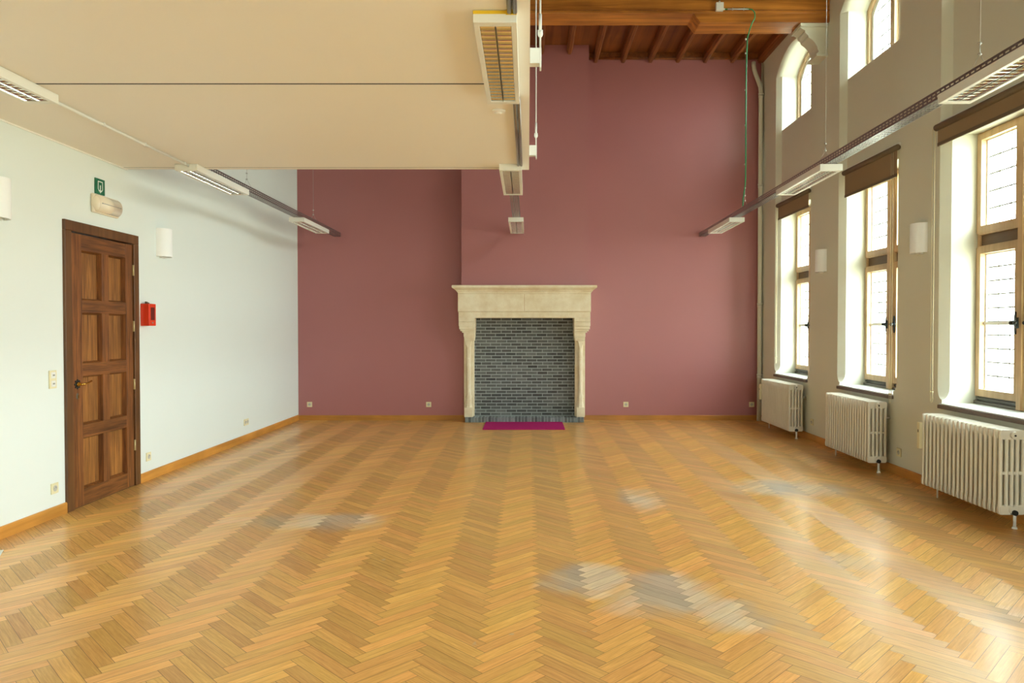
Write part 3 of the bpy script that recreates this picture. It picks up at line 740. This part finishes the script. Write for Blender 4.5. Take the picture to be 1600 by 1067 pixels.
# ------------------------------------------------------------------ fluorescent luminaires
LH, LL, LWD = .058, 1.22, .204
def luminaire():
    t = thing('fluorescent_lamp', '', 'lamp', (0, 0, 0), 0, 'louvred fluorescent lamps in three rows')
    bm = B(); h = LWD/2; z0_, z1_ = -LH, 0      # origin at top centre, near end at y=0
    box(bm, -h, h, 0, LL, z1_ - .010, z1_, .001); box(bm, -h, -h + .026, 0, LL, z0_, z1_ - .010, .001); box(bm, h - .026, h, 0, LL, z0_, z1_ - .010, .001)
    box(bm, -h + .026, h - .026, 0, .045, z0_, z1_ - .010, .001); box(bm, -h + .026, h - .026, LL - .045, LL, z0_, z1_ - .010, .001)
    obj('housing', bm, 'lamp_housing', t)
    bm = B(); i0, i1, n_ = .050, LL - .050, 20; wi = h - .027
    for r0, r1 in ((-wi, -.004), (.004, wi)):
        cx = (r0 + r1)/2
        for k in range(n_ + 1):
            y = i0 + (i1 - i0)*k/n_
            prism(bm, [(y - .026, -.012), (y - .014, -.030), (y - .005, -.043), (y - .004, -.054), (y + .004, -.054), (y + .005, -.043), (y + .014, -.030), (y + .026, -.012)], 'X', r0, r1)
        for sgn in (-1, 1):
            xx = cx + sgn*(r1 - r0)/2
            prism(bm, [(xx, -LH + .004), (xx - sgn*.003, -.038), (xx - sgn*.008, -.024), (xx - sgn*.018, -.012), (xx, -.012)], 'Y', i0, i1)
    obj('louvre', bm, 'louvre_metal', t)
    bm = B()
    for cx in (-wi/2, wi/2): cyl(bm, (cx, i0, -.0165), (cx, i1, -.0165), .0055, 10)
    obj('lamp_tube', bm, 'tube_white', t)
    return t
l0 = luminaire()
YN = [3.38, 6.52, 9.64]
wh = ['nearest', 'middle', 'farthest']
rows_ = [('left', lambda y: -3.095 - (y - 3.4)*.0015, ['white louvred fluorescent lamp cut off by the left edge, under the lowered ceiling', 'white louvred lamp at the lowered ceiling edge, above the white wall sconce', 'white louvred lamp at the far end of the left metal tray']),
         ('mid', lambda y: -.155 - (y - 3.4)*.0012, ['large white louvred lamp with yellow tape along its end', 'white louvred lamp crossing the far edge of the lowered ceiling above the chimney', 'small looking white louvred lamp before the chimney breast, end of middle row']),
         ('right', lambda y: 2.695 + (y - 3.4)*.0172, ['white louvred lamp hanging at the right edge near the nearest blind', 'white louvred lamp hanging before the farthest tall window', 'white louvred lamp near the right tray end before the purple wall'])]
first = True
for rn, fx, labs in rows_:
    for k, y in enumerate(YN):
        rz = {'left': .0015, 'mid': .0012, 'right': -.0172}[rn]
        loc = (fx(y), y, SZ - (0.002 if y < 6 and rn != 'right' else .001))
        if first: l0.location = loc; l0.rotation_euler = (0, 0, rz); l0['label'] = labs[k]; q = l0; first = False
        else: q = dup(l0, loc, rz, labs[k])
        if rn == 'mid' and k == 0:
            bm = B(); box(bm, -LWD/2 - .001, LWD/2 + .001, -.0015, .0, -.018, -.002); box(bm, LWD/2 - .05, LWD/2, -.008, 0, -.022, .0); obj('tape', bm, 'yellow_tape', q, 'yellow tape stuck along the end')

# perforated cable trays
def tray(name, xfun, y_a, y_b, label, grp='perforated metal trays carrying the lamps'):
    TW, TH = .050, .062
    t = thing(name, label, 'cable tray', (xfun(y_a), y_a, SZ + .001), math.atan2(-(xfun(y_b) - xfun(y_a)), y_b - y_a), grp)
    Lt = math.hypot(y_b - y_a, xfun(y_b) - xfun(y_a))
    bm = B(); pitch, slot, sh = .053, .034, .0105
    n_ = int(Lt/pitch)
    def sheet(rows, P):
        # rows: slot centre offsets in v, P(u, v) -> xyz, v from v0 to v1
        v0, v1, cs = rows; cur = v0
        for c_ in cs:
            quad(bm, P(0, cur), P(Lt, cur), P(Lt, c_ - sh/2), P(0, c_ - sh/2)); cur = c_ + sh/2
            u = 0
            for k in range(n_):
                u1 = k*pitch + (pitch - slot)
                quad(bm, P(k*pitch, c_ - sh/2), P(u1, c_ - sh/2), P(u1, cur), P(k*pitch, cur))
            quad(bm, P(n_*pitch, c_ - sh/2), P(Lt, c_ - sh/2), P(Lt, cur), P(n_*pitch, cur))
        quad(bm, P(0, cur), P(Lt, cur), P(Lt, v1), P(0, v1))
    sheet((-TW, TW, (-.032, -.011, .011, .032)), lambda u, v: (v, u, 0))
    sheet((0, TH, (.020, .042)), lambda u, v: (-TW, u, v)); sheet((0, TH, (.020, .042)), lambda u, v: (TW, u, v))
    o = obj('tray_channel', bm, 'galvanised', t)
    md = o.modifiers.new('thickness', 'SOLIDIFY'); md.thickness = .0012
    bm = B(); cyl(bm, (-.02, 0, .010), (-.02, Lt, .010), .006, 8); cyl(bm, (.0, 0, .008), (.0, Lt, .008), .005, 8); obj('cable', bm, 'white_plastic', t)
    return t
fl, fm, fr_ = rows_[0][1], rows_[1][1], rows_[2][1]
tray('cable_tray', lambda y: fl(y) + .008, SY + .006, YB - .001, 'perforated metal tray along the left wall, ending on the purple wall')
tray('cable_tray', lambda y: fm(y) + .006, SY + .006, CHY - .001, 'short perforated metal tray running to the chimney breast')
tray('cable_tray', lambda y: fr_(y) + .0, YF + .05, YB - .001, 'long perforated metal tray hanging beside the windows')
# plain ducts under the lowered ceiling (middle row) and conduit (left row)
for a, b_, lab in ((YF + .01, 3.365, 'grey metal conduits meeting the taped end of the large lamp at the top'), (4.62, 6.505, 'pair of grey metal conduits between the two lamps along the lowered ceiling edge')):
    t = thing('conduit_run', lab, 'conduit', (-.075, a, SZ - .0165), 0, 'grey metal conduit runs')
    for x in (-.012, .014):
        bm = B(); cyl(bm, (x, 0, 0), (x, b_ - a, 0), .0115, 12); obj('pipe', bm, 'galvanised', t)
t = thing('cable_conduit', 'thin white conduit clipped to the lowered ceiling between the two left lamps', 'conduit', (-3.075, 4.60, SZ - .012))
bm = B(); cyl(bm, (0, 0.005, -.004), (0, 1.92, -.004), .010, 10); obj('pipe', bm, 'white_paint', t)
for y in (.62, 1.18, 1.84):
    bm = B(); cyl(bm, (0, y - .012, -.004), (0, y + .012, -.004), .014, 10); box(bm, -.004, .012, y - .004, y + .004, -.002, .0115); obj('clip', bm, 'white_plastic', t)

# suspension wires
def wire(xf, y, z_top, label):
    x = xf(y)
    t = thing('suspension_wire', label, 'wire', (x, y, SZ + .064), 0, 'thin wires holding the cable trays')
    Hh = z_top - (SZ + .064)
    bm = B(); cyl(bm, (0, 0, .16), (0, 0, Hh), .0018, 6); cyl(bm, (-.049, 0, 0), (0, 0, .09), .0014, 6); cyl(bm, (.049, 0, 0), (0, 0, .09), .0014, 6); cyl(bm, (0, 0, .09), (0, 0, .16), .002, 6)
    obj('cord', bm, 'steel_wire', t)
    for z in (.09, .155):
        bm = B(); ball(bm, (0, 0, z), .009, 8, 6); cyl(bm, (-.014, 0, z), (.010, 0, z), .004, 6); obj('grip', bm, 'steel_wire', t)
wire(rows_[0][1], 7.94, ZC - .001, 'wire holding the left tray near the lowered ceiling edge, before the white wall')
wire(rows_[0][1], 10.40, ZC - .001, 'wire holding the left tray before the purple wall')
wire(rows_[2][1], 4.33, ZC - .001, 'wire above the right tray nearest the camera, at the nearest blind')
wire(rows_[2][1], 6.66, ZC - .001, 'long wire above the right tray crossing in front of the plaster corbel')
wire(rows_[2][1], 9.27, 5.355, 'wire above the right tray with the green cable tied to it')

# junction box, conduit, green cable on the beam
t = thing('junction_box', 'small white junction box with a conduit on the face of the timber beam', 'junction box', (2.405, BY0, 5.485))
bm = B(); box(bm, -.047, .047, -.05, -.001, 0, .10, .004); obj('case', bm, 'white_plastic', t)
bm = B(); cyl(bm, (0, -.025, .10), (0, -.025, .122), .012); obj('gland', bm, 'white_plastic', t)
bm = B(); cyl(bm, (.047, -.025, .022), (.066, -.025, .022), .011); obj('gland', bm, 'white_plastic', t)
bm = B(); cyl(bm, (0, -.02, .12), (0, -.02, .319), .011); obj('conduit', bm, 'brown_metal', t)
t = thing('green_cable', 'green cable looping from the junction box and dropping to the right tray', 'cable', (2.47, BY0 - .025, 5.507))
gx_ = rows_[2][1](9.27) - 2.47
bm = B(); yy = 9.27 - (BY0 - .025)
pts = [(0.003, 0, 0), (.05, 0, 0), (.30, -.005, .0), (.34, -.012, -.01), (.37, -.02, -.05), (.375, -.02, -.10), (.37, -.015, -.13), (gx_ + .02, .0, -.17), (gx_ + .002, .03, -.23), (gx_ + .004, yy - .02, -.30)]
pts += [(gx_ - .004, yy - .01, -.7), (gx_ - .006, yy - .01, -1.3), (gx_ - .004, yy - .01, -1.9), (gx_ - .008, yy - .01, -2.15), (gx_ - .035, yy - .01, -2.35), (gx_ - .038, yy - .01, -2.44)]
pts = [(q[0], q[1] - (.03 if k > 8 else 0), q[2]) for k, q in enumerate(pts)]
tube(bm, pts, .0075, 8); obj('cord', bm, 'green_cable', t)
bm = B(); cyl(bm, (.035, 0, 0), (.30, -.003, 0), .009, 10)
for x in (.10, .24): cyl(bm, (x - .006, 0, 0), (x + .006, 0, 0), .015, 8); box(bm, x - .004, x + .004, 0, .024, -.004, .004)
obj('conduit', bm, 'grey_conduit', t)
for z in (-.30, -.48, -.95, -1.4, -1.9, -2.2):
    bm = B(); ball(bm, (gx_ - .004, yy - .01, z), .012, 8, 6); obj('cable_tie', bm, 'white_plastic', t)

# detector on the lowered ceiling
t = thing('ceiling_sensor', 'small beige round sensor on the lowered ceiling behind the taped lamp', 'sensor', (-.20, 4.93, SZ))
bm = B(); cyl(bm, (0, 0, -.001), (0, 0, -.012), .046, 24, .042); obj('base', bm, 'soffit_trim', t)
bm = B(); cyl(bm, (0, 0, -.012), (0, 0, -.026), .026, 20, .018); obj('cap', bm, 'soffit_trim', t)

# ------------------------------------------------------------------ wall sconces
def sconce(loc, rz, label):
    t = thing('wall_sconce', label, 'wall lamp', loc, rz, 'white half-cylinder wall sconces')
    bm = B(); r, th, H = .108, .006, .285; n_ = 24
    for (ra, flip) in ((r, 0), (r - th, 1)):
        for k in range(n_):
            a0, a1 = PI + PI*k/n_, PI + PI*(k+1)/n_
            P = lambda a, z: (ra*math.cos(a), .9*ra*math.sin(a) - .001, z)
            q_ = [P(a0, 0), P(a1, 0), P(a1, H), P(a0, H)]
            f = quad(bm, *(q_ if not flip else q_[::-1])); f.smooth = True
    bmesh.ops.remove_doubles(bm, verts=bm.verts[:], dist=1e-5)
    for z in (0, H):
        for k in range(n_):
            a0, a1 = PI + PI*k/n_, PI + PI*(k+1)/n_; rb = r - th
            quad(bm, (r*math.cos(a0), .9*r*math.sin(a0) - .001, z), (r*math.cos(a1), .9*r*math.sin(a1) - .001, z), (rb*math.cos(a1), .9*rb*math.sin(a1) - .001, z), (rb*math.cos(a0), .9*rb*math.sin(a0) - .001, z))
    obj('shade', bm, 'sconce_plaster', t)
    bm = B(); box(bm, -.045, .045, -.03, -.001, -.012, .16, .004); cyl(bm, (0, -.045, .05), (0, -.045, .16), .02, 14); obj('lamp_holder', bm, 'white_plastic', t)
    return t
s0 = sconce((XL, 5.06, 2.275), LEFT, 'white half-cylinder sconce cut off by the left edge of the photo')
for loc, rz, lab in (((XL, 7.37, 2.232), LEFT, 'white half-cylinder sconce on the white wall right of the door'),
                     ((XR, 9.24, 2.225), RIGHT, 'pale half-cylinder sconce between the farthest and middle tall windows'),
                     ((XR, 6.94, 2.225), RIGHT, 'pale half-cylinder sconce between the middle and nearest tall windows')):
    dup(s0, loc, rz, lab)

# ------------------------------------------------------------------ emergency light, exit sign, alarm
t = thing('emergency_light', 'cream emergency light with rounded ends on the wall over the door', 'emergency light', (XL, 6.37, 2.50), LEFT)
bm = B(); box(bm, -.19, .19, -.03, -.001, 0, .165, .01, 3); obj('base', bm, 'lens_cream', t)
bm = B(); n_ = 14
prof = [(.0, .012)] + [(-.045*math.sin(PI*k/n_), .0825 - .0725*math.cos(PI*k/n_)) for k in range(n_ + 1)]
prism(bm, [(-.03 - .045*math.sin(PI*k/n_), .0825 - .0725*math.cos(PI*k/n_)) for k in range(n_ + 1)], 'X', -.165, .165)
for f in bm.faces: f.smooth = len(f.verts) == 4
obj('lens', bm, 'lens_cream', t)
bm = B(); box(bm, -.14, .15, -.0765, -.07, .081, .086)
for x in (-.14, .14): ball(bm, (x, -.075, .083), .006, 8, 6)
obj('tube_seam', bm, 'socket_hole', t)
for s in (-1, 1):
    bm = B(); ball(bm, (s*.165, -.03, .0825), .07, 18, 12, (.42, .62, 1.0)); obj('end_cap', bm, 'lens_cream', t)
t = thing('exit_sign', 'small green emergency exit sign with white door and down arrow', 'sign', (XL, 6.305, 2.672), LEFT)
bm = B(); box(bm, -.068, .068, -.012, -.001, 0, .136, .001); obj('plate', bm, 'sign_green', t)
bm = B(); y_a, y_b = -.0135, -.012
for a, b_, c_, d_ in ((-.036, -.028, .045, .115), (.028, .036, .045, .115), (-.036, .036, .107, .115)): box(bm, a, b_, y_a, y_b, c_, d_)
prism(bm, [(-.036, .045), (-.028, .045), (-.010, .028), (-.018, .024)], 'Y', y_a, y_b); prism(bm, [(.036, .045), (.028, .045), (.010, .028), (.018, .024)], 'Y', y_a, y_b)
box(bm, -.006, .006, y_a, y_b, .035, .080); prism(bm, [(-.020, .036), (.020, .036), (0, .010)], 'Y', y_a, y_b)
obj('pictogram', bm, 'sign_white', t)

t = thing('alarm_box', 'red fire alarm box on the wall just right of the door', 'alarm', (XL, 7.02, 1.525), LEFT)
bm = B(); box(bm, -.065, .065, -.085, -.001, 0, .215, .004); obj('case', bm, 'alarm_red', t)
bm = B(); box(bm, -.034, .036, -.0875, -.085, .055, .180, .001); obj('window', bm, 'alarm_glass', t)
bm = B(); ball(bm, (0, -.086, .03), .010, 10, 8, (1.2, .4, .8)); obj('lock', bm, 'steel_wire', t)
bm = B(); cyl(bm, (-.03, -.04, .215), (-.03, -.04, .235), .012); cyl(bm, (-.042, -.04, .232), (.02, -.04, .222), .006); obj('gland', bm, 'brown_metal', t)

# ------------------------------------------------------------------ sockets and switches
def socket(name, loc, rz, label, n_=1, grp='wall power sockets'):
    t = thing(name, label, 'socket', loc, rz, grp)
    bm = B(); w_ = .042 if n_ == 1 else .074
    box(bm, -w_, w_, -.011, -.0005, 0, .084, .003); obj('cover_plate', bm, 'cream_plastic', t)
    for k in range(n_):
        cx = 0 if n_ == 1 else (-.034 + .068*k)
        bm = B(); cyl(bm, (cx, -.0112, .042), (cx, -.0125, .042), .024, 20); cyl(bm, (cx, -.0125, .042), (cx, -.0130, .042), .019, 20); sk = obj('insert', bm, 'socket_grey', t)
        bm = B(); cyl(bm, (cx - .009, -.0131, .042), (cx - .009, -.0134, .042), .0035, 8); cyl(bm, (cx + .009, -.0131, .042), (cx + .009, -.0134, .042), .0035, 8); cyl(bm, (cx, -.0131, .052), (cx, -.022, .052), .0025, 8); obj('pin_hole', bm, 'socket_hole', sk)
    return t
socket('power_socket', (XL, 5.663, .19), LEFT, 'cream wall socket low on the wall left of the door')
socket('power_socket', (XL, 7.07, .19), LEFT, 'cream wall socket low on the wall just right of the door')
socket('power_socket', (XL, 9.53, .21), LEFT, 'cream double socket on the far part of the white wall', 2)
for x, lab in ((-3.57, 'cream socket low on the purple wall by the left corner'), (-1.624, 'cream socket low on the purple wall just left of the fireplace'),
               (1.60, 'cream socket low on the purple wall right of the fireplace'), (3.655, 'cream socket low on the purple wall by the right corner radiator')):
    socket('power_socket', (x, YB, .215), 0, lab)
socket('power_socket', (XR, 9.56, .205), RIGHT, 'cream socket under the window wall between far and middle radiators')
socket('power_socket', (XR, 7.31, .19), RIGHT, 'cream socket on the window wall between middle and nearest radiators')
t = thing('light_switch', 'cream double light switch on the wall left of the door', 'switch', (XL, 5.655, 1.025), LEFT)
bm = B(); box(bm, -.042, .042, -.011, -.0005, 0, .143, .003); obj('cover_plate', bm, 'cream_plastic', t)
for z in (.038, .105):
    bm = B(); box(bm, -.026, .026, -.014, -.011, z - .024, z + .024, .002); k_ = obj('rocker', bm, 'white_plastic', t)
    bm = B(); box(bm, -.010, .014, -.0155, -.014, z - .006, z + .006); obj('rocker_mark', bm, 'socket_hole', k_)

# ------------------------------------------------------------------ radiators
def radiator_section_mesh(pitch):
    """one cast column section: header, footer, mid bridge and five tubes; local x = along radiator, -y = room side"""
    bm = B(); D, z0_, z1_ = .200, .095, .735
    n_ = 5; pw = D/n_; tw = pw*.68; hw = pitch*.275
    # outline headers
    def header(za, zb, flip):
        pts = []
        r = .018
        cor = [(0, za), (D, za), (D, zb), (0, zb)]
        for (cx_, cz_, s0_) in ((r, za + r, PI), (D - r, za + r, 1.5*PI), (D - r, zb - r, 0), (r, zb - r, .5*PI)):
            for k in range(5): pts.append((cx_ + r*math.cos(s0_ + k*PI/8), cz_ + r*math.sin(s0_ + k*PI/8)))
        prism(bm, [(-q_[0], q_[1]) for q_ in pts], 'X', -hw, hw, .006)
    header(z1_ - .072, z1_, 0); header(z0_, z0_ + .072, 1)
    cols_ = []
    for k in range(n_):
        yc_ = -(pw*(k + .5)) if 0 < k < n_ - 1 else (-(tw/2 + .0015) if k == 0 else -(D - tw/2 - .0015))
        pts = [(hw*1.0*math.cos(a)*(1 if abs(math.cos(a)) < .99 else 1), yc_ + tw/2*math.sin(a)) for a in [2*PI*i/12 for i in range(12)]]
        A = [bm.verts.new((u, v, z0_ + .045)) for u, v in pts]; Bv = [bm.verts.new((u, v, z1_ - .045)) for u, v in pts]
        for i in range(12):
            f = bm.faces.new((A[i], A[(i+1)%12], Bv[(i+1)%12], Bv[i])); f.smooth = True
    zm = (z0_ + z1_)/2 - .005
    box(bm, -hw*.8, hw*.8, -D + .012, -.012, zm - .013, zm + .013, .005)
    # hubs joining to the next section
    for z in (z1_ - .038, z0_ + .038): cyl(bm, (-pitch/2, -D/2, z), (pitch/2, -D/2, z), .024, 14, cap=True)
    return mesh('section', bm, 'radiator_enamel')
def radiator(y_near, n_, pitch, label, meter):
    D = .200
    t = thing('radiator', label, 'radiator', (XR - .055, y_near, 0), RIGHT, 'white cast radiators under the windows')
    me = radiator_section_mesh(pitch)
    for k in range(n_):
        o = bpy.data.objects.new('section', me); COL.objects.link(o); o.parent = t; o.location = (-(k + .35)*pitch, 0, 0)
    Lr = n_*pitch
    bm = B(); cyl(bm, (pitch*.0, -.10, .697), (pitch*.28, -.10, .697), .028, 18, .024); cyl(bm, (pitch*.28, -.10, .697), (pitch*.32, -.10, .697), .011, 8); obj('end_plug', bm, 'radiator_enamel', t)
    bm = B(); ball(bm, (.021, -.10, .697), .008, 8, 6); cyl(bm, (.0, -.10, .118), (.035, -.10, .118), .020, 14); obj('end_fitting', bm, 'black_iron', t)
    bm = B(); cyl(bm, (-.03, -.10, .133), (.018, -.10, .133), .028, 18); obj('end_boss', bm, 'radiator_enamel', t)
    bm = B(); cyl(bm, (.022, -.10, .118), (.022, -.10, .014), .011, 12); cyl(bm, (.022, -.10, .014), (.022, -.10, 0), .016, 12, .020); obj('drain_pipe', bm, 'white_paint', t)
    bm = B(); cyl(bm, (-Lr + pitch*2.5, -.12, 0), (-Lr + pitch*2.5, -.12, .11), .007, 10, .009); obj('foot', bm, 'radiator_enamel', t)
    bm = B(); cyl(bm, (-Lr - .008, -.10, .697), (-Lr + .03, -.10, .697), .020, 12); cyl(bm, (-Lr - .055, -.10, .697), (-Lr - .008, -.10, .697), .024, 12); cyl(bm, (-Lr - .03, -.10, .697), (-Lr - .03, .054, .697), .010, 10)
    obj('valve', bm, 'radiator_enamel', t)
    bm = B(); cyl(bm, (-.06, -.01, .56), (-.06, .054, .56), .010, 10); cyl(bm, (-Lr*.8, -.01, .56), (-Lr*.8, .054, .56), .010, 10); obj('wall_bracket', bm, 'radiator_enamel', t)
    if meter:
        bm = B(); box(bm, -Lr + .002, -Lr + .044, -D - .028, -D + .001, .42, .655, .003); mt = obj('heat_meter', bm, 'cream_plastic', t, 'cream heat meter strip')
        bm = B(); box(bm, -Lr + .014, -Lr + .028, -D - .0295, -D - .028, .565, .59); obj('meter_window', bm, 'brown_metal', mt)
    return t
radiator(9.73, 20, .0585, 'white column radiator under the farthest window beside the downpipe', True)
radiator(7.45, 19, .0585, 'white column radiator under the middle tall window', False)
radiator(5.365, 19, .0580, 'large white column radiator under the nearest window, with cream heat meter', True)

# ------------------------------------------------------------------ downpipe in the far right corner
t = thing('downpipe', 'pale painted pipe rising in the far right corner beside the window wall', 'pipe', (3.745, 11.60, 0))
bm = B(); tube(bm, [(0, 0, 0), (0, 0, 5.30), (-.008, 0, 5.38), (-.04, 0, 5.47), (-.085, 0, 5.58), (-.11, 0, 5.66), (-.118, 0, 5.72), (-.118, 0, 5.78)], .034, 16); obj('main_pipe', bm, 'paint_right', t)
bm = B(); cyl(bm, (.034, .045, 0), (.034, .045, 5.78), .014, 10); obj('side_pipe', bm, 'paint_right', t)
for z in (.75, 1.9, 3.82, 5.27):
    bm = B(); cyl(bm, (0, 0, z - .012), (0, 0, z + .012), .040, 16); cyl(bm, (0, 0, z - .06), (0, 0, z - .02), .037, 16); box(bm, 0, .054, -.008, .008, z - .008, z + .008); obj('pipe_clamp', bm, 'paint_right', t)

# sheet of paper at the left edge
bm = B(); box(bm, -.074, .074, -.105, .105, .0005, .0018); pp = obj('paper_sheet', bm, 'paper'); pp.location = (-3.565, 4.70, 0); pp.rotation_euler = (0, 0, .5)
tag(pp, 'white sheet of paper on the parquet at the left edge', 'paper')
